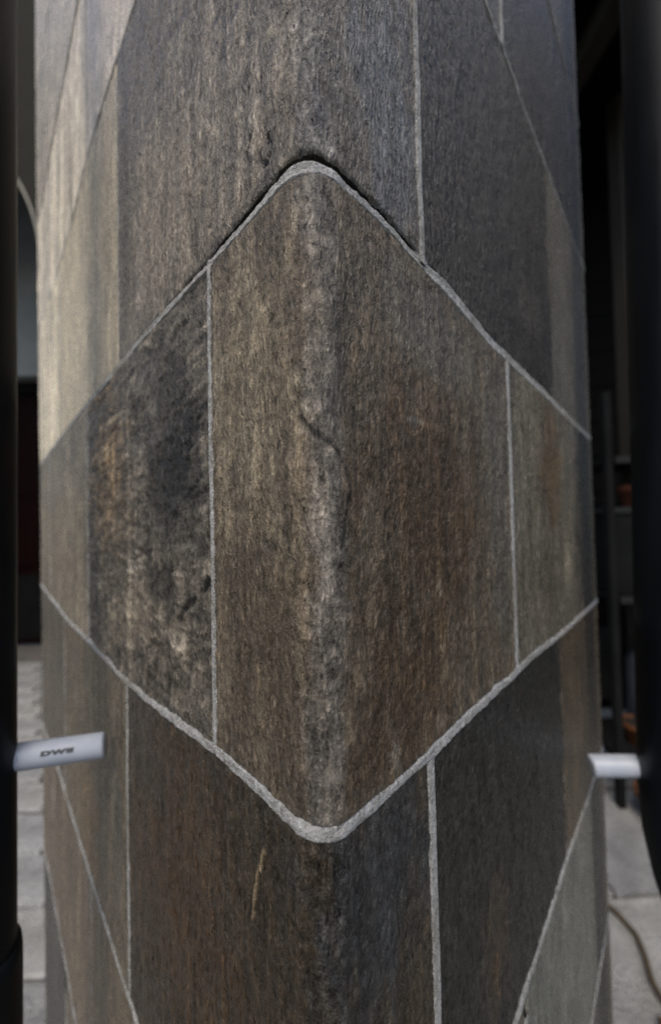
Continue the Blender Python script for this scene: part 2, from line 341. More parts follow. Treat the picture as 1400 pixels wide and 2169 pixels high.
# marks of single tiles: patches (tile, 'P', u, z, ru, rz, tone, colour, amount) and lines (tile, 'V', points, width, tone, relief, colour)
FEATS=[
('0c','P',-30.2,49.0,32.5,67.4,0.1,(0.345,0.305,0.24),0.75),
('0c','P',-31.2,-39.2,30.4,40.0,-0.08,(0.16,0.13,0.095),0.5),
('0c','P',68.1,5.1,51.4,63.6,-0.1,(0.115,0.075,0.042),0.9),
('0c','P',44.8,-69.1,34.9,33.6,-0.1,(0.115,0.075,0.042),0.75),
('0c','P',73.9,82.7,47.1,23.1,0.02,(0.16,0.16,0.155),0.8),
('0c','P',147.4,17.2,25.3,106.9,0.0,(0.16,0.16,0.155),0.8),
('0c','V',[(1.3,105.4),(2.5,90.7),(3.8,79.0),(4.1,58.4),(3.0,43.6),(3.4,29.1),(3.9,14.6),(2.8,0.3),(4.8,-14.1),(3.7,-28.3),(2.1,-49.2),(1.3,-70.0),(0.2,-89.2)],6.5,0.04,0,(0.27,0.275,0.295)),  # mottled corner band; its cool grey is sky reflection painted into the colour
('0c','P',-0.1,69.1,3.2,5.1,0.3,None,0),
('0c','P',3.9,46.6,1.8,8.1,0.32,None,0),
('0c','P',-0.6,33.7,3.2,3.8,0.45,(0.3,0.27,0.26),0.5),
('0c','P',1.1,-14.6,3.8,4.5,0.32,None,0),
('0c','P',3.9,-24.0,3.1,5.7,0.25,None,0),
('0c','P',-0.3,96.4,2.1,3.6,0.22,None,0),
('0c','P',10.1,75.3,2.6,4.0,0.25,None,0),
('0c','P',4.9,85.2,2.9,3.3,0.22,None,0),
('0c','P',3.2,6.0,4.3,5.7,0.15,None,0),
('0c','P',3.1,-57.7,1.5,8.3,0.22,None,0),
('0c','P',-2.7,-53.3,2.7,8.4,0.15,None,0),
('0c','P',4.9,20.5,2.6,3.2,0.18,None,0),
('0c','V',[(-11.3,-18.8),(-7.7,-27.1),(-3.7,-34.5)],1.6,0.4,0.2,None),
('0c','V',[(6.8,104.9),(9.3,98.0),(12.3,93.6),(14.2,86.8),(15.9,81.3)],0.8,0.35,0.15,None),
('0c','V',[(5.4,104.7),(7.7,97.8),(10.5,92.2),(12.3,85.0)],1.2,-0.4,-0.1,None),
('0c','P',5.2,102.9,4.4,3.3,-0.35,None,0),
('0c','P',7.1,94.3,2.2,6.1,-0.35,None,0),
('0c','P',-0.7,78.7,1.5,4.4,-0.25,None,0),
('0c','V',[(7.1,75.6),(8.8,67.2),(8.7,56.6),(9.5,49.4),(10.7,45.2)],1.6,-0.4,-0.1,None),
('0c','V',[(-7.8,74.6),(-6.9,62.2),(-5.9,50.1),(-3.7,38.0)],1.6,-0.28,-0.1,None),
('0c','V',[(17.7,85.4),(18.5,72.9),(16.8,59.5)],1.0,-0.3,-0.1,None),
('0c','V',[(-5.5,39.0),(-5.2,34.7),(-3.7,30.8),(-1.5,28.4),(0.5,26.4),(3.4,25.0),(5.7,23.7),(8.8,19.2),(12.0,15.2),(12.9,8.7),(11.1,2.4),(9.6,-4.0),(8.0,-8.9)],0.6,-0.75,-0.25,None),
('0c','V',[(-4.5,31.4),(-2.1,28.5),(0.5,26.6)],1.2,-0.5,-0.1,None),
('0c','P',3.4,-27.1,1.5,2.3,-0.5,None,0),
('0c','P',2.4,-36.3,1.7,2.5,-0.55,None,0),
('0c','P',4.0,-45.2,2.4,3.4,-0.55,None,0),
('0c','V',[(4.2,-37.1),(5.9,-38.8),(7.2,-41.7)],0.7,-0.8,-0.2,None),
('0c','P',2.5,-63.2,1.4,5.0,-0.45,None,0),
('0c','P',-0.4,-69.9,1.7,1.9,-0.4,None,0),
('0c','P',5.1,-81.8,2.8,4.1,-0.4,None,0),
('0c','P',8.2,-57.5,2.7,8.5,-0.3,None,0),
('0c','P',-7.0,-73.5,5.5,2.8,0.12,None,0),
('0c','P',-23.7,-8.9,8.3,4.8,-0.3,None,0),
('0c','P',-27.7,-11.5,4.1,3.9,-0.3,None,0),
('0c','V',[(41.4,45.4),(42.6,41.7),(43.7,37.9)],0.9,0.7,0.2,None),
('0c','V',[(64.8,52.5),(64.2,47.9)],0.9,0.4,0.1,None),
('0c','P',52.2,39.5,7.2,1.7,0.35,(0.17,0.18,0.19),0.6),
('0c','V',[(44.0,37.6),(48.5,33.6),(57.3,35.6),(62.3,43.5)],0.9,0.3,0.1,None),
('0c','V',[(98.3,-84.8),(102.3,-91.6)],1.3,1.0,0.1,None),
('0c','P',33.5,-84.2,2.9,6.2,0.3,(0.2,0.2,0.2),0.5),
('0c','P',67.3,-86.9,5.8,3.5,0.35,(0.2,0.2,0.2),0.5),
('0c','P',56.1,-93.4,3.7,1.8,0.3,None,0),
('0c','P',49.1,-88.2,3.4,5.3,0.2,None,0),
('0c','V',[(142.9,12.2),(147.6,-4.5),(149.8,-15.9)],1.0,0.55,0.1,None),
('0c','P',130.6,-27.8,4.2,10.4,0.35,None,0),
('0c','P',86.8,-15.3,2.0,5.5,0.5,None,0),
('0c','P',78.6,-32.8,6.4,2.9,0.3,None,0),
('1c','P',-109.9,165.4,106.3,86.3,0.28,(0.35,0.315,0.27),0.85),
('1c','P',-105.6,206.3,37.1,72.4,-0.02,(0.24,0.215,0.185),0.5),
('1c','P',-174.5,205.1,16.3,99.7,-0.25,(0.14,0.13,0.1),0.6),
('1c','P',37.9,159.2,29.4,59.9,-0.05,(0.175,0.19,0.225),0.95),
('1c','V',[(1.3,175.2),(0.8,153.7),(1.3,140.1),(1.7,125.0),(1.9,110.7)],6.0,0.05,0,(0.245,0.25,0.275)),  # same corner band one course up, sky reflection painted in
('1c','P',-82.4,243.1,11.5,5.4,-0.4,(0.13,0.12,0.135),0.6),
('1c','P',-99.1,251.6,7.2,4.8,-0.45,(0.13,0.12,0.135),0.6),
('1c','P',-49.8,206.3,5.4,2.3,-0.4,(0.13,0.12,0.135),0.7),
('1c','P',-14.5,156.8,3.1,3.5,-0.3,(0.13,0.12,0.135),0.6),
('1c','P',-13.4,132.5,3.0,1.9,-0.25,(0.13,0.12,0.135),0.5),
('1c','P',-80.3,204.0,3.1,2.7,-0.4,None,0),
('1c','P',-34.4,193.9,5.2,2.5,-0.3,(0.13,0.12,0.135),0.5),
('1c','P',-26.8,176.9,3.0,2.4,-0.25,(0.13,0.12,0.135),0.4),
('1c','P',-47.2,188.3,5.2,3.0,-0.2,(0.13,0.12,0.135),0.4),
('1c','V',[(-27.6,136.4),(-29.2,134.5),(-29.9,131.6),(-28.7,128.3)],0.95,-1.5,-0.6,None),
('1c','V',[(-17.1,129.5),(-15.6,125.4),(-16.3,121.7),(-17.9,120.8),(-19.6,120.8)],0.95,-1.5,-0.6,None),
('1c','V',[(-21.4,127.2),(-21.2,124.4),(-19.8,121.4)],0.95,-1.4,-0.5,None),
('1c','V',[(-24.9,134.1),(-25.7,129.2)],0.5,0.2,0.2,None),
('1c','V',[(-17.9,130.6),(-18.3,125.6),(-17.9,122.4)],0.5,0.2,0.2,None),
('1c','V',[(-22.7,132.0),(-22.2,128.6)],1.0,0.1,0.2,None),
('1c','V',[(-27.8,119.6),(-30.9,117.5)],0.4,-1.0,-0.3,None),
('1c','P',2.9,126.0,3.1,5.8,-0.5,(0.1,0.1,0.12),0.5),
('1c','P',0.3,151.4,2.4,3.0,0.45,None,0),
('1c','P',2.5,141.1,1.8,2.4,0.4,None,0),
('1c','P',-1.9,130.3,1.5,2.7,0.3,None,0),
('1c','P',12.4,137.0,2.3,4.3,0.4,None,0),
('1c','P',7.5,118.0,3.0,2.5,0.3,None,0),
('1c','P',-4.5,119.8,2.3,4.5,0.2,None,0),
('1c','P',-1.4,158.4,3.0,3.0,0.2,None,0),
('1c','P',6.2,148.1,1.8,4.7,-0.2,None,0),
('1c','P',-3.3,137.6,1.9,4.5,-0.25,None,0),
('1c','P',35.6,180.4,1.6,3.5,0.6,None,0),
('1c','P',41.7,158.7,1.7,3.5,0.6,None,0),
('1c','P',39.7,171.0,1.3,3.5,0.45,None,0),
('1c','P',12.9,167.1,2.4,5.0,0.2,None,0),
('1r','P',102.5,192.6,34.3,77.6,-0.12,None,0),
('1r','P',114.1,188.2,25.3,13.6,-0.35,None,0),
('1r','P',221.6,238.6,12.8,7.9,0.45,None,0),
('1r','V',[(84.6,237.2),(90.3,235.9),(98.2,238.0),(104.3,240.4)],1.3,-0.9,-0.3,None),
('1r','V',[(107.6,239.5),(104.1,229.3)],1.2,0.8,0.3,None),
('1r','V',[(114.9,241.8),(119.8,241.8),(126.3,242.7)],1.3,-0.8,-0.3,None),
('1r','V',[(129.5,259.7),(136.5,260.5)],1.3,0.5,0.2,None),
('1r','P',104.3,165.2,2.9,2.1,0.8,None,0),
('1r','P',112.4,156.4,2.5,7.5,0.6,None,0),
('1r','P',100.2,145.3,2.3,5.1,0.5,None,0),
('1r','P',152.7,230.1,5.1,7.1,0.4,None,0),
('1r','P',171.6,254.2,5.7,9.0,0.4,None,0),
('1r','P',215.8,158.1,36.6,22.3,0.1,(0.15,0.15,0.14),0.5),
('1r','P',131.5,144.2,14.4,17.2,-0.1,None,0),
('1r','P',171.9,326.4,28.8,21.4,0.2,None,0),
('0l','P',-229.2,39.2,51.3,59.7,0.1,(0.23,0.168,0.10),0.85),
('0l','P',-250.2,103.0,39.7,11.3,0.1,(0.23,0.168,0.10),0.7),
('0l','P',-110.6,35.7,38.9,62.2,-0.55,(0.035,0.036,0.037),0.45),
('0l','P',-98.3,22.7,23.1,25.4,-0.7,(0.035,0.036,0.037),0.5),
('0l','P',-91.9,44.7,21.9,15.8,-0.6,(0.035,0.036,0.037),0.5),
('0l','P',-157.5,-54.2,96.0,28.3,0.15,(0.2,0.18,0.15),0.7),
('0l','P',-115.5,-34.5,26.2,14.7,-0.35,(0.035,0.036,0.037),0.4),
('0l','P',-83.7,-11.3,7.2,6.1,0.35,(0.23,0.22,0.205),0.6),
('0l','P',-163.5,-23.3,14.8,8.8,0.4,(0.23,0.22,0.2),0.6),
('0l','P',-129.9,-22.3,5.2,7.8,0.5,None,0),
('0l','P',-207.5,-66.0,24.1,5.3,0.55,(0.26,0.245,0.2),0.6),
('0l','P',-102.8,-57.4,20.2,5.1,0.2,(0.2,0.185,0.165),0.5),
('0l','P',-252.3,0.7,15.4,8.3,0.7,None,0),
('0l','P',-216.2,76.4,23.1,3.5,0.7,(0.3,0.27,0.2),0.6),
('0l','P',-224.6,53.6,6.7,9.9,0.55,None,0),
('0l','P',-85.9,6.2,8.4,5.7,0.4,None,0),
('0l','P',-152.4,-50.3,25.7,3.9,0.5,None,0),
('0l','P',-75.3,-64.9,4.7,6.2,0.5,None,0),
('0l','V',[(-96.8,-46.6),(-92.8,-42.1),(-86.3,-38.1),(-78.7,-34.6)],1.7,-1.5,-0.8,None),
('0l','V',[(-71.5,-29.7),(-68.3,-27.1),(-65.1,-24.5)],1.7,-1.4,-0.7,None),
('0l','P',-80.6,7.1,4.0,2.2,-0.6,None,0),
('0l','P',-116.5,-37.9,8.0,3.0,-0.6,None,0),
('0l','V',[(-232.0,87.5),(-210.8,79.7),(-194.1,79.1)],1.2,-0.7,-0.4,None),
('0l','V',[(-126.8,90.2),(-119.6,91.6)],1.2,-0.9,-0.3,None),
('0l','P',-122.7,87.9,41.6,12.6,-0.2,(0.13,0.12,0.115),0.5),
('0l','P',-71.4,97.6,12.1,14.6,0.05,(0.2,0.18,0.16),0.5),
('0r','P',275.6,42.6,39.5,61.5,-0.15,(0.15,0.105,0.06),0.9),
('0r','P',223.3,68.4,37.8,32.7,0.1,(0.2,0.2,0.185),0.6),
('0r','P',326.5,-48.9,18.6,31.0,0.55,(0.24,0.24,0.22),0.6),
('0r','P',317.3,45.4,10.0,18.2,0.45,None,0),
('0r','P',255.9,-51.9,44.3,33.4,-0.15,(0.14,0.13,0.11),0.6),
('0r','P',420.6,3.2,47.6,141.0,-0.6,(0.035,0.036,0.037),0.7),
('-1c','P',-109.0,-167.0,73.5,77.6,-0.02,(0.115,0.075,0.042),0.95),
('-1c','P',-30.1,-134.9,22.9,47.7,-0.1,(0.085,0.07,0.05),0.8),
('-1c','P',27.3,-121.7,31.1,43.5,-0.25,(0.078,0.094,0.125),0.95),
('-1c','P',-158.7,-136.7,43.6,33.4,-0.1,(0.1,0.09,0.075),0.8),
('-1c','V',[(-26.0,-110.9),(-28.1,-115.7),(-30.2,-121.6),(-31.9,-127.5),(-33.2,-133.3),(-34.6,-140.1)],0.95,1.25,0.4,(0.22,0.19,0.15)),
('-1c','V',[(-25.7,-101.4),(-24.5,-106.1),(-25.7,-110.7)],0.5,0.4,0.2,None),
('-1c','P',-2.8,-96.9,1.2,3.3,0.6,(0.15,0.135,0.12),0.6),
('-1c','P',-0.2,-101.4,0.8,4.9,0.65,None,0),
('-1c','P',2.3,-104.4,1.1,4.1,0.5,None,0),
('-1c','P',1.9,-113.9,2.3,5.4,0.45,None,0),
('-1c','P',0.2,-123.1,1.4,6.7,0.55,None,0),
('-1c','P',3.4,-125.1,2.6,6.7,0.4,None,0),
('-1c','P',-0.6,-136.6,1.4,6.7,0.7,None,0),
('-1c','P',1.2,-144.7,1.9,4.0,0.6,None,0),
('-1c','P',10.5,-140.9,2.5,8.1,0.4,(0.12,0.12,0.1),0.4),
('-1c','P',16.0,-150.4,4.6,4.7,-0.6,None,0),
('-1c','P',5.0,-108.0,2.5,8.2,-0.35,None,0),
('-1c','P',21.6,-99.9,3.0,6.0,0.5,None,0),
('-1c','P',46.7,-113.7,1.0,3.4,0.9,None,0),
('-1c','P',-39.8,-166.4,4.5,13.6,-0.3,None,0),
('-1c','P',-53.2,-162.4,1.1,7.3,0.4,None,0),
('-1c','P',-122.9,-160.3,4.1,4.5,0.55,None,0),
('-1c','P',-98.5,-168.1,2.3,9.0,0.4,None,0),
('-1c','P',-65.7,-193.3,1.3,7.7,0.4,None,0),
('-1c','P',-9.9,-135.5,3.0,8.6,0.15,None,0),
('-1c','P',50.5,-164.1,5.5,10.1,0.25,None,0),
('-1r','P',121.7,-228.1,21.7,40.1,0.05,(0.095,0.07,0.045),0.9),
('-1r','P',111.0,-130.5,23.7,15.8,0.15,None,0),
('-1r','V',[(114.4,-138.4),(122.3,-139.7),(130.7,-148.5)],1.6,0.8,0.3,None),
('-1r','V',[(99.5,-137.0),(102.8,-145.8),(112.8,-157.7)],1.6,0.5,0.2,None),
('-1r','P',235.0,-172.0,15.9,8.7,0.7,None,0),
('-1r','P',139.9,-212.6,3.7,2.9,0.8,(0.2,0.13,0.07),0.6),
('-1r','P',89.2,-186.9,1.5,2.8,0.8,None,0),
('-1r','P',180.0,-168.5,38.1,22.5,-0.3,None,0),
('-1r','P',81.8,-128.6,4.7,24.2,0.25,None,0),
('-1r','P',122.4,-240.5,3.9,13.4,0.4,(0.16,0.1,0.05),0.6),
('-1l','P',-295.8,-279.6,44.2,80.8,0.15,(0.2,0.15,0.095),0.8),
('-1l','P',-250.3,-165.4,30.0,44.1,0.05,(0.16,0.14,0.11),0.6),
('-1l','P',-206.6,-225.5,11.8,65.1,-0.2,(0.1,0.1,0.095),0.7),
('-2l','P',-318.2,-362.0,32.6,110.2,0.1,(0.27,0.18,0.11),0.85),
('1l','P',-454.3,244.9,24.9,63.9,-0.7,(0.2,0.17,0.17),0.7),
('1l','P',-527.5,202.9,31.2,32.4,0.1,(0.42,0.3,0.2),0.6),
('1l','P',-292.6,227.7,74.1,49.7,0.02,None,0),
]

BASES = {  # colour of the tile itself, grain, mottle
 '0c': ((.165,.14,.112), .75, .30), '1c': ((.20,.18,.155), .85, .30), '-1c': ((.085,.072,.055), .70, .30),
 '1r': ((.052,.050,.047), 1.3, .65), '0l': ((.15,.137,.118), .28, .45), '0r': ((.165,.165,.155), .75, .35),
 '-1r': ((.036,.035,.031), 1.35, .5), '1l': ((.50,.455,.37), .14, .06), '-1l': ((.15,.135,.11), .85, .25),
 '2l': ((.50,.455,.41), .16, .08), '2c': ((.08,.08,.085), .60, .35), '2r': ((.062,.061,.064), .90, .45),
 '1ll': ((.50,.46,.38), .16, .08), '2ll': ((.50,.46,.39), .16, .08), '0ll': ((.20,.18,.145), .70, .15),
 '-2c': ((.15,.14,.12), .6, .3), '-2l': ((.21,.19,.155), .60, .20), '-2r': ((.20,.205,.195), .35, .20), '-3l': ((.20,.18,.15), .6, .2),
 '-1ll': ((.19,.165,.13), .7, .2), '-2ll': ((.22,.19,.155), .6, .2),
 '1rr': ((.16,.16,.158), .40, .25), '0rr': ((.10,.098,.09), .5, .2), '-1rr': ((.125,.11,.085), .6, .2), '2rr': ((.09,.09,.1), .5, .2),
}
TILE_GAIN = {  # gain on each tile's colour; upper-left light falloff is painted into 0ll and 1l
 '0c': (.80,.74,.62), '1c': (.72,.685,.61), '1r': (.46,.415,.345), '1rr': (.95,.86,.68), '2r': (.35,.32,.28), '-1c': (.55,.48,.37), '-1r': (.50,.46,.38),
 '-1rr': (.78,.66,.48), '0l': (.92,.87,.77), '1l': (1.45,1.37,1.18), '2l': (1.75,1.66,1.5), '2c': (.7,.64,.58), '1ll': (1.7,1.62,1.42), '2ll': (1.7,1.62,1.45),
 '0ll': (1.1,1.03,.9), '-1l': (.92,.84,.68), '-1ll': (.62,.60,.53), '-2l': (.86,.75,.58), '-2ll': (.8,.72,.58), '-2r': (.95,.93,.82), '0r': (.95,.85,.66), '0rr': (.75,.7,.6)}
def key_of(c, ua, ub):
    if ua < 0 < ub: return '%dc' % c
    m = (ua + ub) / 2
    m = float(wrapc(m)); w = ub - ua
    if m < 0: return '%dl' % c if m > -360 and ub > -310 else '%dll' % c
    return '%dr' % c if ua < 200 else '%drr' % c

TILE = tile_material(); GROUT = grout_material()
column = empty('tiled_column', (CX / 1000, CY / 1000, 0), 'square rounded-corner column clad in brown and grey wood-look stone tiles with pale grout', 'column')
ROOT = np.array([CX / 1000, CY / 1000, 0.0])

def axis(n_mm, d):
    e = [0, 0.2, 0.5, 0.95, 1.6]
    m = max(4, int((n_mm - 3.2) / d))
    mid = np.linspace(1.6, n_mm - 1.6, m + 1)[1:-1]
    return np.concatenate([e, mid, [n_mm - x for x in e[::-1]]])

def make_tile(c, ua, ub, idx):
    key = key_of(c, ua, ub)
    mc = float(wrapc((ua + ub) / 2))
    d = 0.65 if key in ('0c', '1c', '-1c') else 0.9 if key == '0l' else 1.5 if key in ('0l', '0r', '1r', '-1r', '1l', '-1l') else \
        4.0 if (-760 < mc < 600 and -5 <= c <= 6) else 30.0
    seed = idx * 7 + 3; rr = random.Random(seed * 31)
    wA, wB = ub - ua, H
    A = axis(wA, d) / wA; B = axis(wB, d) / wB
    a, b = np.meshgrid(A, B)
    zmid = Z0 + (c - 1) * H + b * H
    uL = ua + gap_v(c, wrapc(ua)) / 2 + vwob(c, round(float(np.mod(ua, PERIM)), 1), zmid)
    uR = ub - gap_v(c, wrapc(ub)) / 2 + vwob(c, round(float(np.mod(ub, PERIM)), 1), zmid)
    uL = uL + .9 * (fbm(zmid / 8.0, zmid * 0 + seed, 23, 3) - .5); uR = uR + .9 * (fbm(zmid / 8.0, zmid * 0 + seed, 29, 3) - .5)
    U = uL + a * (uR - uL)
    zb = joint(c - 1, U) + gap_h(c - 1, U) / 2; zt = joint(c, U) - gap_h(c, U) / 2
    Z = zb + b * (zt - zb)
    e = np.minimum(np.minimum(a, 1 - a) * wA, np.minimum(b, 1 - b) * wB)
    off = -0.75 * (1 - np.clip(e / (0.9 + 0.7 * fbm(U / 6, Z / 6, seed, 2)), 0, 1)) ** 2
    off = off + rr.uniform(-.25, .25) + rr.uniform(-.35, .35) * (a - .5) + rr.uniform(-.3, .3) * (b - .5)
    if key == '1c': off = off + 0.4 * sstep(75, 25, np.abs(wrapc(U)))
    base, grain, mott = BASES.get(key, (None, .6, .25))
    if base is None:
        v = (.60, .56, .49) if (c >= 1 and -900 < mc < 0) else rr.choice([(.17, .15, .12), (.11, .09, .065), (.15, .15, .145), (.08, .08, .078), (.22, .2, .165)])
        kf = rr.uniform(.85, 1.15); base = tuple(x * kf for x in v)
    col = np.ones(U.shape + (3,)) * np.array(base)
    tone = np.zeros_like(U); mo = np.full_like(U, mott); slate = (key == '0l')
    if d < 10:
        cu = wrapc(U)
        ns = fbm(cu / 5.0, Z / 16.0, 101, 4); nf = fbm(cu / 2.2, Z / 3.2, 77, 4); nl = fbm(cu / 22., Z / 70., seed, 3)
        st = fbm(cu / 7.0, Z / 160.0, seed + 5, 3)
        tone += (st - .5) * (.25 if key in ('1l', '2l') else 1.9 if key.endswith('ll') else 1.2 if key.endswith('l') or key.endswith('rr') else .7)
        if key == '1l': tone -= .34 * sstep(-330, -200, cu)  # grazing sheen painted as tone: darker towards the near edge
        g1 = fbm(cu / 1.9, Z / 17.0, seed, 3) - .5
        g2 = fbm(cu / 4.2 + 1.5 * (ns - .5), Z / 21.0, seed + 2, 4) - .5
        off = off - 0.25 + 0.5 * g1 + 0.8 * g2 + 0.5 * (nl - .5); tone += 1.25 * g1 + 1.05 * g2
        ridge = sstep(15, 6, np.abs(cu)) if key.endswith('c') else 0.0
        lump = fbm(cu / 6.0 + 1.2 * (nf - .5), Z / 8.5, seed + 4, 5) - .5
        rip = fbm(cu / 5.5 + .8 * (nf - .5), Z / 4.6 + .9 * (ns - .5), seed + 6, 4) - .5
        amp = .25 if key in ('1l', '2l') else 1.0
        off = off + amp * 1.1 * rip + ridge * 1.7 * lump; tone += amp * .35 * rip + ridge * .5 * lump
        if slate:                                # cleft, craggy face
            nf = fbm(cu / 9.0, Z / 3.6, 77, 4)
            cl = fbm(cu / 21.0 + 1.3 * ns, Z / 9.0, 31, 5); cf = fbm(cu / 8.0, Z / 3.0, 33, 4)
            cr = np.abs(fbm(cu / 30.0, Z / 15.0, 55, 4) - .5)
            stp = np.floor(cl * 9) / 9 * .6 + cl * .4
            off = off + 3.6 * (stp - .5) + .9 * (cf - .5) - .6 * sstep(.04, .0, cr)
            tone += 1.9 * (cl - .5) + 2.6 * (cf - .5) - .6 * sstep(.035, .0, cr)
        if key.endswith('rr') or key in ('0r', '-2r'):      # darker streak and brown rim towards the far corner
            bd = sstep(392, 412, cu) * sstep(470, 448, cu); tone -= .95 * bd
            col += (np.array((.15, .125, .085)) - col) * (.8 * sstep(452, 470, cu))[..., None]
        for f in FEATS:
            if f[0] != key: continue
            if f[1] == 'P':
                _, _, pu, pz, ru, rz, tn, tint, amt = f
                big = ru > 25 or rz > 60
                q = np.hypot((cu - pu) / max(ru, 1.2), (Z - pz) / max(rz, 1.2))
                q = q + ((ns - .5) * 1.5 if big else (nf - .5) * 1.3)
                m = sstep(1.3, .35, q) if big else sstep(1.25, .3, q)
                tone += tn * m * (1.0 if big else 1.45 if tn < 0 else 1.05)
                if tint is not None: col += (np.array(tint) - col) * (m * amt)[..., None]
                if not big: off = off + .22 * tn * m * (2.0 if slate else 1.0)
            else:
                _, _, pts, wv, tn, rel, tint = f
                jx = cu + (nf - .5) * min(2.2, wv * 1.6); jz = Z + (ns - .5) * 2
                dm = np.full(U.shape, 1e9)
                for (p0, p1) in zip(pts[:-1], pts[1:]):
                    vx, vz = p1[0] - p0[0], p1[1] - p0[1]; L = vx * vx + vz * vz + 1e-9
                    t = np.clip(((jx - p0[0]) * vx + (jz - p0[1]) * vz) / L, 0, 1)
                    dm = np.minimum(dm, np.hypot(jx - p0[0] - t * vx, jz - p0[1] - t * vz))
                m = sstep(wv * 1.5, wv * .35, dm)
                if wv > 4: m = sstep(wv * 1.35, wv * .5, dm + (ns - .5) * 6 + (nf - .5) * 4)
                if wv > 4: mo += .55 * m
                tone += (1.5 if tn < 0 else 1.15) * tn * m; off = off + 1.7 * rel * m
                if tint is not None: col += (np.array(tint) - col) * (m * (.5 if wv > 4 else .7))[..., None]
        # chipped rims
        chip = sstep(.66, .8, fbm(cu / 3.0, Z / 3.0, seed + 9, 3)) * sstep(2.2, 0, e)
        off = off - .8 * chip; tone += .35 * chip
    col = np.minimum(col * np.array(TILE_GAIN.get(key, (.85, .8, .7))), .86)
    ny, nx = U.shape
    P = surf(U, Z, off).reshape(-1, 3) - ROOT
    ring = np.concatenate([np.arange(nx), np.arange(1, ny) * nx + nx - 1, (ny - 1) * nx + np.arange(nx - 2, -1, -1), np.arange(ny - 2, 0, -1) * nx])
    Sk = surf(U.reshape(-1)[ring], Z.reshape(-1)[ring], -5.0) - ROOT
    V = np.concatenate([P, P[ring], Sk])
    i = np.arange((ny - 1) * (nx - 1)); r0 = (i // (nx - 1)) * nx + i % (nx - 1)
    quads = np.stack([r0, r0 + 1, r0 + nx + 1, r0 + nx], 1)
    m = len(ring); j = np.arange(m); j2 = (j + 1) % m
    sk = np.stack([nx * ny + j2, nx * ny + j, nx * ny + m + j, nx * ny + m + j2], 1)
    F = np.concatenate([quads, sk]).astype(np.int32)
    me = bpy.data.meshes.new('tile')
    me.vertices.add(len(V)); me.vertices.foreach_set('co', V.astype(np.float32).ravel())
    me.loops.add(F.size); me.loops.foreach_set('vertex_index', F.ravel())
    me.polygons.add(len(F)); me.polygons.foreach_set('loop_start', np.arange(0, F.size, 4, dtype=np.int32))
    me.polygons.foreach_set('use_smooth', np.ones(len(F), dtype=bool))
    me.update(calc_edges=True)
    uv = np.stack([U.ravel(), Z.ravel()], 1) / 10.0; uv = np.concatenate([uv, uv[ring], uv[ring]])
    me.uv_layers.new(name='tile_uv').data.foreach_set('uv', uv[F.ravel()].astype(np.float32).ravel())
    n = len(V)
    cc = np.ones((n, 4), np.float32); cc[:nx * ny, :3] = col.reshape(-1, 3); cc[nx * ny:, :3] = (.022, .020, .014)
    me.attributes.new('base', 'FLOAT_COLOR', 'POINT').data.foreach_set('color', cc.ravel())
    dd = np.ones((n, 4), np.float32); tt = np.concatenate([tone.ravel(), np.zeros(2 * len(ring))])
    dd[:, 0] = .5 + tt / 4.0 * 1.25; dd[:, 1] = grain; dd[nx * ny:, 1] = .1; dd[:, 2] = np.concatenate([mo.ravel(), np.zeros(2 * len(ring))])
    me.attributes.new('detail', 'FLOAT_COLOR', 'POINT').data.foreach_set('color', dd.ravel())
    link('tile', me, TILE, column)

idx = 0
for c in range(KMIN + 1, KMAX + 1):
    js = joints_of(c); js2 = js[1:] + [js[0] + PERIM]
    for ua, ub in zip(js, js2):
        make_tile(c, ua, ub, idx); idx += 1

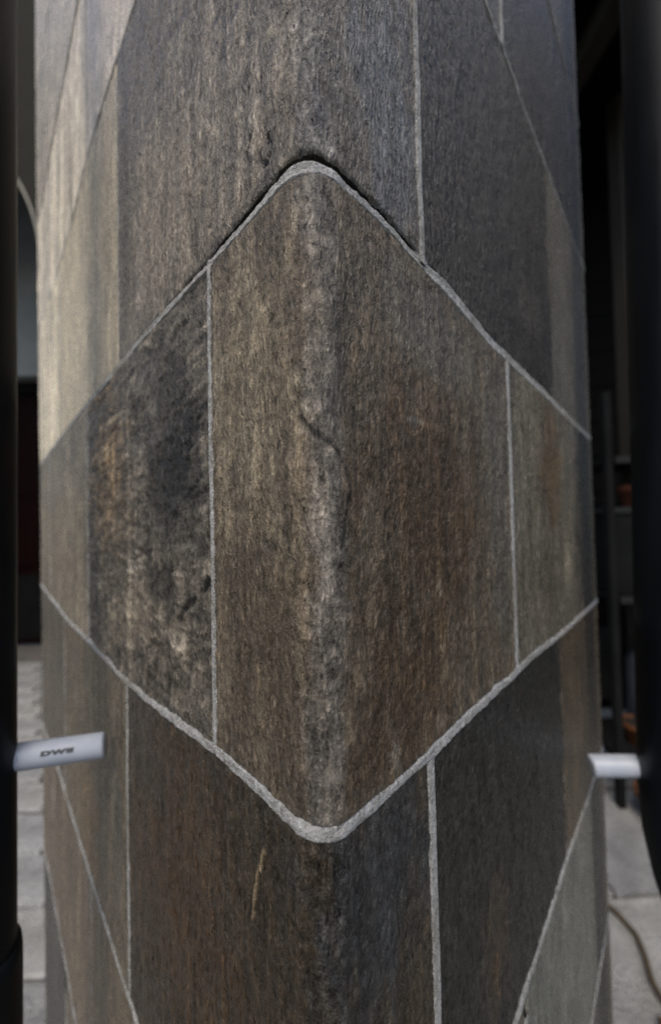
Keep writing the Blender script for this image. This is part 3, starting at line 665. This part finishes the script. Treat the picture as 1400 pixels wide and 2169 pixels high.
def make_grout():
    V, F = [], []
    def strip(rows):                           # rows: list of (n,3) arrays
        nonlocal V, F
        o = sum(len(v) for v in V); n = len(rows[0]); m = len(rows)
        V += rows
        i = np.arange((m - 1) * (n - 1)); r0 = o + (i // (n - 1)) * n + i % (n - 1)
        F.append(np.stack([r0, r0 + 1, r0 + n + 1, r0 + n], 1))
    us = np.concatenate([np.arange(-PERIM / 2, -660, 20), np.arange(-660, -120, 4), np.arange(-120, 120, 0.7), np.arange(120, 530, 3), np.arange(530, PERIM / 2, 20), [PERIM / 2]])
    prof = np.array([-1.6, -1.0, -.75, -.4, 0, .28, .5, .75, 1.0, 1.6])
    for k in range(KMIN, KMAX + 1):
        jz = joint(k, us); g = gap_h(k, us) / 2
        dep = {0: .35, -1: 0.05, 1: .4}.get(k, -.05) - (.35 * sstep(100, 160, wrapc(us)) if k == 1 else 0) - .45 * sstep(15, 60, wrapc(us)) - .3 * sstep(-50, -110, wrapc(us))
        rows = []
        for p in prof:
            z = jz + p * g
            bulge = (.1 if k == -1 else -.25) * (1 - min(1, p * p))
            o = -dep + bulge + .9 * (fbm(us / 2.2, z / 1.6, 61, 4) - .5) + 0.7 * (fbm(us / 14.0, z / 9.0, 62, 2) - .5)
            if k == 0: o = o - 2.7 * sstep(.3, .5, p) * sstep(-120, -50, wrapc(us)) * sstep(66, 45, wrapc(us))
            if abs(p) > 1.3: o = o * 0 - 4
            rows.append(surf(us, z, o) - ROOT)
        strip(rows)
    for c in range(KMIN + 1, KMAX + 1):
        for uj in joints_of(c):
            uc = float(wrapc(uj))
            zs = np.arange(-2, H + 2.01, 1.0 if -200 < uc < 200 and -1 <= c <= 1 else 6.0) + Z0 + (c - 1) * H
            zs = np.clip(zs, joint(c - 1, np.full_like(zs, uj)) - .5, joint(c, np.full_like(zs, uj)) + .5)
            g = gap_v(c, uc) / 2
            rows = []
            for p in prof:
                u = uj + vwob(c, round(float(np.mod(uj, PERIM)), 1), zs) + p * g
                o = (-.1 if uc < 0 else .3 if uc < 200 else -.9) + .4 * (fbm(u / 2.0, zs / 3.0, 63, 4) - .5)
                if abs(p) > 1.3: o = o * 0 - 4
                rows.append(surf(u, zs, o) - ROOT)
            strip([r for r in rows])
    return pydata('grout', np.concatenate(V).tolist(), np.concatenate(F).tolist())
link('grout', make_grout(), GROUT, column)

def make_core():
    us = np.linspace(0, PERIM, 160)[:-1]; rows = []
    for z in (-EYE * 1000 + 2, -600, 0, 600, Z0 + KMAX * H + 2): rows.append(surf(us, z, -3.5) - ROOT)
    V = np.concatenate(rows); n = len(us); F = []
    for i in range(4):
        for j in range(n): F.append((i * n + j, i * n + (j + 1) % n, (i + 1) * n + (j + 1) % n, (i + 1) * n + j))
    F.append(tuple(range(4 * n, 5 * n)))
    return pydata('core', V.tolist(), F, False)
link('core', make_core(), GROUT, column)
capz = (Z0 + KMAX * H) / 1000 + EYE
CC = (np.array([CX, CY]) + TL * WL / 2 + TR * WR / 2) / 1000
RZ = math.atan2(TR[1], TR[0])
STONE = simple('cast_stone', (.22, .21, .19), (.34, .33, .30), 5, .85, .4, .004)
cap = box('cap', (CC[0] - ROOT[0], CC[1] - ROOT[1], capz + .06), (WR / 1000 + .16, WL / 1000 + .2, .11), STONE, column, RZ, .012)

# ------------------------------------------------------------------ ground and paving
GROUND = simple('bedding_sand', (.085, .08, .07), (.14, .13, .115), 8, .95, .5, .01)
PAVE = []
for i, (c1, c2) in enumerate([((.22, .22, .212), (.40, .40, .385)), ((.19, .19, .185), (.35, .35, .335)), ((.25, .245, .225), (.43, .42, .395))]):
    PAVE.append(simple('pale_paving_stone_%d' % i, c1, c2, 9 + i, .8, .9, .012))
bm = bmesh.new()
bmesh.ops.create_grid(bm, x_segments=8, y_segments=8, size=60)
gr = link('ground', bm_mesh('ground', bm), GROUND); gr.location = (0, 20, -.035); tag(gr, kind='structure')
pav = box('pavement', (0, 0, 0), (13, 9, .04), GROUND, None, 0, 0); pav.location = (0, 2.0, -.0305); tag(pav, kind='structure')
def pave_block(name, L, W, mat, seed):
    rr = random.Random(seed); bm = bmesh.new(); box_bm(bm, (0, 0, 0), (L, W, .05), 0, .009)
    for v in bm.verts:
        v.co.x += rr.uniform(-.011, .011); v.co.y += rr.uniform(-.010, .010); v.co.z += rr.uniform(-.004, .004)
    me = bm_mesh(name, bm, False); me.materials.append(mat); return me
PM = [pave_block('paver', .285, .155, PAVE[i % 3], 900 + i) for i in range(6)]
rr = random.Random(12)
cnt = 0
for j in range(24):
    y = .30 + j * .168
    for i in range(14):
        x = -3.55 + i * .298 + (.149 if j % 2 else 0)
        dx, dy = x - CX / 1000, y - CY / 1000
        a1, b1 = dx * TL[0] + dy * TL[1], dx * TR[0] + dy * TR[1]
        if x > .22 or x < -1.85 - 0.85 * y or (-.13 < a1 < .60 and -.13 < b1 < .63) or (y > 2.85): continue
        if cnt >= 265: continue
        o = link('paver', PM[rr.randrange(6)], None, pav)
        o.location = (x + rr.uniform(-.004, .004), y - 2.0 + rr.uniform(-.004, .004), .0305 - .025 + rr.uniform(-.003, .003) + .0)
        o.rotation_euler = (rr.uniform(-.012, .012), rr.uniform(-.012, .012), rr.uniform(-.02, .02)); cnt += 1
SM = [pave_block('slab', .47, .40, PAVE[i % 3], 950 + i) for i in range(4)]
for j in range(6):
    for i in range(5):
        o = link('paver', SM[rr.randrange(4)], None, pav)
        o.location = (.58 + i * .485 + (.2 if j % 2 else 0), .42 + j * .414 - 2.0, .0305 - .025 + rr.uniform(-.002, .002))
        o.rotation_euler = (rr.uniform(-.006, .006), rr.uniform(-.006, .006), rr.uniform(-.01, .01))

# ------------------------------------------------------------------ black pipes with white stubs
def pipe_material(name, c):
    g = G(name); p = g.coord(); a = g.noise(g.vmath('MULTIPLY', p, (60, 60, 6)), 1, 5, .6)
    g.bump(g.noise(p, 400, 3, .6), .12, .0006)
    return g.fin(g.mix(g.sm(a, .35, .7), c, tuple(x * 1.7 for x in c)), g.sm(a, .3, .7, .30, .5), .24)
BLACK = pipe_material('black_pipe_plastic', (.002, .0036, .006))
g = G('white_conduit'); a = g.noise(g.coord(), 60, 5, .6)
g.bump(g.noise(g.coord(), 500, 2, .5), .1, .0004)
WHITE = g.fin(g.mix(g.sm(a, .35, .7), (.40, .45, .53), (.47, .51, .58)), .38, .5)
INK = simple('black_ink', (.03, .037, .04), (.11, .12, .125), 700, .6, .1, .0002)
FAINT = simple('worn_ink', (.20, .22, .27), (.30, .33, .38), 300, .6, .1, .0002)

def open_tube(name, p0, p1, r, wall, mat, parent, skew=0.0):
    p0, p1 = Vector(p0), Vector(p1); t = (p1 - p0).normalized(); x = t.cross(Vector((0, 0, 1))).normalized(); y = x.cross(t)
    LN = (p1 - p0).length
    rings = [(0, r), (1 - .0020 / LN, r), (1 - .0008 / LN, r - .0005), (1 - .0001 / LN, r - wall), (1, r - wall * 2), (1, .0001)]
    v, f = [], []; s = 40
    for (a, q) in rings:
        for j in range(s):
            an = 2 * math.pi * j / s; v.append(p0.lerp(p1, a) + (x * math.cos(an) + y * math.sin(an)) * q - t * (skew * math.sin(an) * q * (1 if a > .5 else 0)))
    for i in range(len(rings) - 1):
        for j in range(s):
            k = (j + 1) % s; f.append((i * s + j, i * s + k, (i + 1) * s + k, (i + 1) * s + j))
    return link(name, pydata(name, v, f), mat, parent)
def print_on_tube(txt, size, p0, p1, r, along, phi0, mat, parent, bold=0.0, sx=1.0):
    cu = bpy.data.curves.new('print', 'FONT'); cu.body = txt; cu.size = size; cu.offset = bold
    cu.resolution_u = 4; cu.space_character = 1.15
    to = bpy.data.objects.new('print_tmp', cu); COL.objects.link(to)
    bpy.context.view_layer.update()
    me = bpy.data.meshes.new_from_object(to.evaluated_get(bpy.context.evaluated_depsgraph_get()))
    bpy.data.objects.remove(to)
    bm = bmesh.new(); bm.from_mesh(me)
    bmesh.ops.subdivide_edges(bm, edges=[e for e in bm.edges if e.calc_length() > size * .2], cuts=3)
    p0, p1 = Vector(p0), Vector(p1); t = (p1 - p0).normalized(); x = t.cross(Vector((0, 0, 1))).normalized(); y = x.cross(t)
    for v in bm.verts:                          # wrap the flat print round the pipe, facing the viewer's side
        an = phi0 + v.co.y / r
        v.co = p0 + t * (along + v.co.x * sx) + (x * math.cos(an) + y * math.sin(an)) * (r + .00012)
    bm.to_mesh(me); bm.free(); me.name = 'print'
    return link('print', me, mat, parent)

LP = Vector((-.2177, .211, 0))
lp = empty('black_pipe', LP, 'straight black pipe left of the column with a thick socket joint and printed white stub', 'pipe', 'black pipes beside the column')
tube('shaft', [(0, 0, .002), (0, 0, .9), (0, 0, 1.8), (.0, 0, 2.75)], .0205, BLACK, lp, 48)
tube('socket', [(0, 0, .40), (0, 0, .403), (0, 0, .858), (0, 0, .8655), (0, 0, .867)], [.0216, .0232, .0232, .0226, .0206], BLACK, lp, 48)
p0, p1 = (-.012, .001, .9800), (.0597, .0320, .9715)
st = open_tube('stub', p0, p1, .0080, .0016, WHITE, lp, .22)
print_on_tube('DWE', .0033, p0, p1, .0080, .0440, math.radians(18), INK, st, .0003, 2.1)
print_on_tube('(T-Y)', .0044, p0, p1, .0080, .0200, math.radians(10), FAINT, st, 0.0, 1.2)

RP = Vector((.3175, .315, 0))
rp = empty('black_pipe', RP, 'black pipe right of the column that swings aside near the bottom, with plain white stub', 'pipe', 'black pipes beside the column')
pts = [(.026, 0, 2.75), (.006, 0, 1.6), (-.003, 0, 1.10), (-.008, 0, .87)]
for i in range(1, 13):
    t = i / 12; e = t * t * (3 - 2 * t)
    pts.append((-.008 + .13 * e, 0, .87 - .45 * t))
pts += [(.122, 0, .2), (.122, 0, .002)]
tube('shaft', pts, .032, BLACK, rp, 48)
open_tube('stub', (.002, .012, .8880), (-.0730, .025, .8815), .0094, .0017, WHITE, rp)

# ------------------------------------------------------------------ what stands behind, left
OLIVE = simple('dark_olive_plaster', (.014, .0138, .0095), (.022, .0215, .015), 3, .9, .4, .006)
RIM = simple('pale_plaster_edge', (.30, .28, .23), (.42, .40, .34), 10, .85, .3, .003)
BLUE = simple('blue_grey_render', (.20, .218, .215), (.29, .305, .30), 2.5, .9, .3, .005)
REDDOOR = simple('dark_red_door_paint', (.0045, .0009, .0007), (.007, .0016, .0012), 4, .5, .2, .002, stretch=(8, 8, 1), spec=.05)
DARK = simple('dark_metal_trim', (.004, .004, .004), (.008, .008, .008), 8, .6, .2, .002, spec=.05)

def arch_wall(y, thick, xe, rad, zs, top):
    """wall with a round-headed opening; its right jamb at xe, springing height zs"""
    cx = xe - rad; N = 40
    bnd = [(xe, 0.0), (xe, zs)] + [(cx + rad * math.cos(math.pi * i / N), zs + rad * math.sin(math.pi * i / N)) for i in range(1, N)] + [(xe - 2 * rad, zs), (xe - 2 * rad, 0.0)]
    outer_r, outer_l = xe + .55, xe - 2 * rad - .55
    v, f = [], []
    def both(poly):
        a = len(v)
        for (x, z) in poly: v.append((x, y, z))
        for (x, z) in poly: v.append((x, y + thick, z))
        n = len(poly)
        f.append(tuple(range(a, a + n))); f.append(tuple(range(a + 2 * n - 1, a + n - 1, -1)))
        for i in range(n):
            j = (i + 1) % n; f.append((a + i, a + n + i, a + n + j, a + j))
    both([(xe, 0), (outer_r, 0), (outer_r, zs), (xe, zs)][::-1])
    both([(outer_l, 0), (xe - 2 * rad, 0), (xe - 2 * rad, zs), (outer_l, zs)][::-1])
    pts = [(xe, zs)] + bnd[2:-2] + [(xe - 2 * rad, zs)]
    for (p, q) in zip(pts[:-1], pts[1:]):
        both([p, q, (q[0], top), (p[0], top)])
    both([(xe, zs), (outer_r, zs), (outer_r, top), (xe, top)][::-1]); both([(outer_l, zs), (xe - 2 * rad, zs), (xe - 2 * rad, top), (outer_l, top)][::-1])
    return pydata('wall', v, f, False), pts
ARY = 2.0
ax = -(700 - 88) / 736 * ARY
aw = empty('arched_wall', (ax - 1.4, ARY, 0), 'dark olive plaster wall with a wide round arch and pale edge, behind the column', 'wall')
me, apts = arch_wall(0, .28, 1.4, 1.0, 2.66, 4.6)
link('plaster', me, OLIVE, aw)
tube('arch_edge', [(p[0], -.004, p[1]) for p in apts], .008, RIM, aw, 10)

WY = 3.12; DXC = -2.70
hw = empty('house_wall', (DXC, WY, 0), 'blue-grey rendered wall with a dark doorway beyond the arch', 'wall')
box('render_panel', (-1.05, .12, 2.4), (.9, .24, 4.8), BLUE, hw, 0, 0)
box('render_panel', (1.6, .12, 2.4), (2.0, .24, 4.8), BLUE, hw, 0, 0)
box('lintel', (0, .122, 3.645), (1.196, .236, 2.305), BLUE, hw, 0, 0)
pc = empty('shade_ceiling', (DXC + .3, 2.7, 0), 'dark boarded ceiling added between the arch and the blue-grey wall to shade the door', 'ceiling')  # added ceiling, keeps daylight off the door and hides the sky
for i in range(5): box('shade_ceiling_board', (.1, -.34 + i * .17, 4.50), (2.9, .166, .03), OLIVE, pc, 0, .003)
dr = empty('door', (DXC, WY + .18, 0), 'very dark red panelled door recessed in the blue-grey wall', 'door')
box('frame', (-.565, 0, 1.24), (.066, .08, 2.48), DARK, dr); box('frame', (.565, 0, 1.24), (.066, .08, 2.48), DARK, dr)
box('frame', (0, 0, 2.449), (1.06, .08, .105), DARK, dr)
lf = box('leaf', (0, .03, 1.20), (1.055, .045, 2.38), REDDOOR, dr)
for zz, hh in ((1.86, .9), (1.02, .56)):
    for xx in (-.25, .25):
        o = box('panel', (xx, .004, zz), (.38, .02, hh), REDDOOR, lf, 0, .008)
o = box('kick_plate', (0, .003, .36), (.98, .012, .6), DARK, lf)
tube('handle', [(.42, .0, 1.12), (.42, -.05, 1.12), (.36, -.055, 1.12), (.30, -.055, 1.12)], .009, DARK, lf, 12)

# ------------------------------------------------------------------ what stands behind, right
SLAT = simple('black_stained_board', (.002, .002, .002), (.0045, .0043, .004), 3, .7, .3, .003, stretch=(1, 1, 9), spec=.05)
WOOD = simple('brown_weathered_post', (.018, .016, .013), (.03, .027, .022), 5, .8, .5, .004, stretch=(8, 8, .7))
RACK = simple('dark_grey_rack_metal', (.007, .0075, .0075), (.013, .0135, .0135), 6, .6, .2, .002, spec=.05)
LEDGE = simple('worn_shelf_edge', (.012, .0125, .012), (.02, .02, .019), 12, .7, .3, .002)
TERRA = simple('terracotta', (.07, .022, .012), (.11, .036, .02), 14, .85, .4, .003)
ORANGE = simple('orange_glazed_clay', (.075, .026, .007), (.12, .044, .013), 14, .6, .3, .002)
SOIL = simple('potting_soil', (.012, .009, .007), (.03, .024, .018), 40, .95, .8, .006)
BLUEGREY = simple('blue_grey_plastic', (.03, .034, .043), (.045, .05, .06), 9, .5, .2, .002)

sc = empty('slatted_screen', (1.55, 1.95, 0), 'tall black screen of wide horizontal boards behind the column on the right', 'screen')
ang = math.radians(-14)
R2 = lambda x, y: (x * math.cos(ang) - y * math.sin(ang), x * math.sin(ang) + y * math.cos(ang))
bm_me = None
for i in range(19):
    zc = .12 + i * .205
    bm = bmesh.new(); box_bm(bm, (0, 0, 0), (2.2, .024, .197), 0, .003)
    o = link('board', bm_mesh('board', bm), SLAT, sc); o.location = (.25, .0, zc); o.rotation_euler = (math.radians(4), 0, ang)
bk = box('backing', (.28, .06, 2.0), (2.2, .02, 4.0), SLAT, sc, ang, 0)
wp = empty('wooden_post', (1.395, 1.60, 0), 'slim brown wooden post in the shade behind the right black pipe', 'post')
box('shaft', (0, 0, 1.76), (.06, .06, 3.5), WOOD, wp, .2, .004); box('foot', (0, 0, .02), (.09, .09, .036), DARK, wp, .2, .004)
box('bracket', (0, -.0265, 2.62), (.040, .005, .12), DARK, wp, .2, .001)

rk = empty('shelf_rack', (1.38, 1.50, 0), 'dark metal shelf rack half hidden behind the right black pipe', 'shelf')
for sx in (-.29, .45):
    for sy in (-.14, .14):
        box('upright', (sx, sy, .80), (.026, .026, 1.6), RACK, rk, 0, .003)
for zz in (.16, .79, 1.335):
    s_ = box('shelf', (.08, 0, zz), (.70, .30, .022), RACK, rk, 0, .003)
    box('edge_strip', (.08, -.1535, zz), (.70, .006, .026), LEDGE, s_, 0, .001)
for zz, hh in ((1.02, .30), (.42, .34)):
    box('back_panel', (.08, .165, zz), (.74, .012, hh), RACK, rk, 0, .002)

def pot(loc, r, h, mat, label):
    e = empty('flower_pot', loc, label, 'pot', 'clay pots by the rack')
    lathe('body', [(0, 0), (r * .66, 0), (r * .70, .004), (r * .90, h * .72), (r, h * .73), (r * 1.02, h), (r * .93, h), (r * .90, h * .86)], (0, 0, 0), mat, e)
    lathe('soil', [(r * .91, h * .87), (r * .5, h * .90), (0, h * .91)], (0, 0, 0), SOIL, e)
    return e
pot((1.262, 1.44, 1.1525), .058, .085, TERRA, 'small terracotta pot at eye level on the dark box of the rack')
pot((1.262, 1.46, .172), .062, .085, ORANGE, 'small orange clay pot on the lowest rack shelf')
pot((1.17, 1.285, .001), .070, .105, ORANGE, 'orange clay pot standing on the paving in front of the rack')
cr = empty('storage_box', (1.33, 1.50, .802), 'dark grey storage box on the middle rack shelf, under the terracotta pot', 'box')
box('body', (0, 0, .16), (.40, .24, .318), RACK, cr, 0, .008); box('lid', (0, 0, .334), (.42, .26, .026), LEDGE, cr, 0, .006)
cn = empty('canister', (1.36, 1.52, .172), 'blue-grey plastic canister on the lower rack shelf behind the pots', 'canister')
cn.location = (1.36, 1.52, .172)
lathe('body', [(0, 0), (.07, 0), (.078, .01), (.078, .30), (.06, .34), (.03, .36), (.03, .39), (0, .39)], (0, 0, 0), BLUEGREY, cn)
lathe('screw_cap', [(.034, .375), (.034, .41), (0, .412)], (0, 0, 0), DARK, cn)
tube('handle', [(.03, 0, .36), (.07, 0, .40), (.115, 0, .36), (.115, 0, .26), (.078, 0, .20)], .009, BLUEGREY, cn, 12)

rf = empty('shade_roof', (2.1, 2.2, 0), 'dark boarded roof added to shade the rack and screen', 'roof')  # added light blocker, keeps the right background dark
for i in range(9):
    box('shade_roof_board', (.05, -1.05 + i * .262, 3.1), (2.6, .257, .04), SLAT, rf, 0, .003)
for xx in (-1.0, .9): box('shade_roof_rafter', (xx, 0, 3.03), (.08, 2.4, .09), WOOD, rf, 0, .004)
for (xx, yy) in ((.9, -1.0), (.9, 1.0), (-1.0, 1.0)): box('shade_roof_post', (xx, yy, 1.494), (.09, .09, 2.98), WOOD, rf, 0, .004)

# ------------------------------------------------------------------ small things on the paving
CABLE = simple('brown_rubber', (.05, .038, .025), (.10, .075, .045), 30, .6, .2, .001)
cab = tube('garden_cable', [(.66, 1.16, .008), (.72, 1.08, .008), (.775, 1.0, .008), (.785, .945, .008), (.765, .895, .008), (.742, .855, .008), (.735, .82, .008), (.748, .785, .008), (.80, .745, .008), (.90, .71, .008), (1.05, .70, .008)], .0065, CABLE, None, 12)
tag(cab, 'thin brown cable curling over the pale paving by the column foot', 'cable')
LEAF = simple('dry_orange_leaf', (.26, .11, .035), (.40, .20, .07), 40, .7, .4, .002)
def leaf(loc, s, rz, label):
    bm = bmesh.new(); n = 8; top = []
    L = [bm.verts.new((s * (i / n - .5), 0, .003 + .01 * math.sin(i * .7))) for i in range(n + 1)]
    for sg in (1, -1):
        E_ = [bm.verts.new((s * (i / n - .5), sg * s * .30 * math.sin(math.pi * i / n) ** .8 * (1 + .2 * math.sin(i * 2.1)), .006 + .012 * abs(math.sin(i * .9 + sg)))) for i in range(1, n)]
        bm.faces.new((L[0], L[1], E_[0])[::sg]); bm.faces.new((L[n - 1], L[n], E_[-1])[::sg])
        for i in range(1, n - 1): bm.faces.new((L[i], L[i + 1], E_[i], E_[i - 1])[::sg])
    bmesh.ops.solidify(bm, geom=bm.faces[:], thickness=.0008)
    o = link('dry_leaf', bm_mesh('dry_leaf', bm, True), LEAF); o.location = loc; o.rotation_euler = (0, 0, rz)
    return tag(o, label, 'leaf')
leaf((.703, .775, .002), .045, .5, 'dry orange leaf lying on the paving by the cable, at the bottom right')
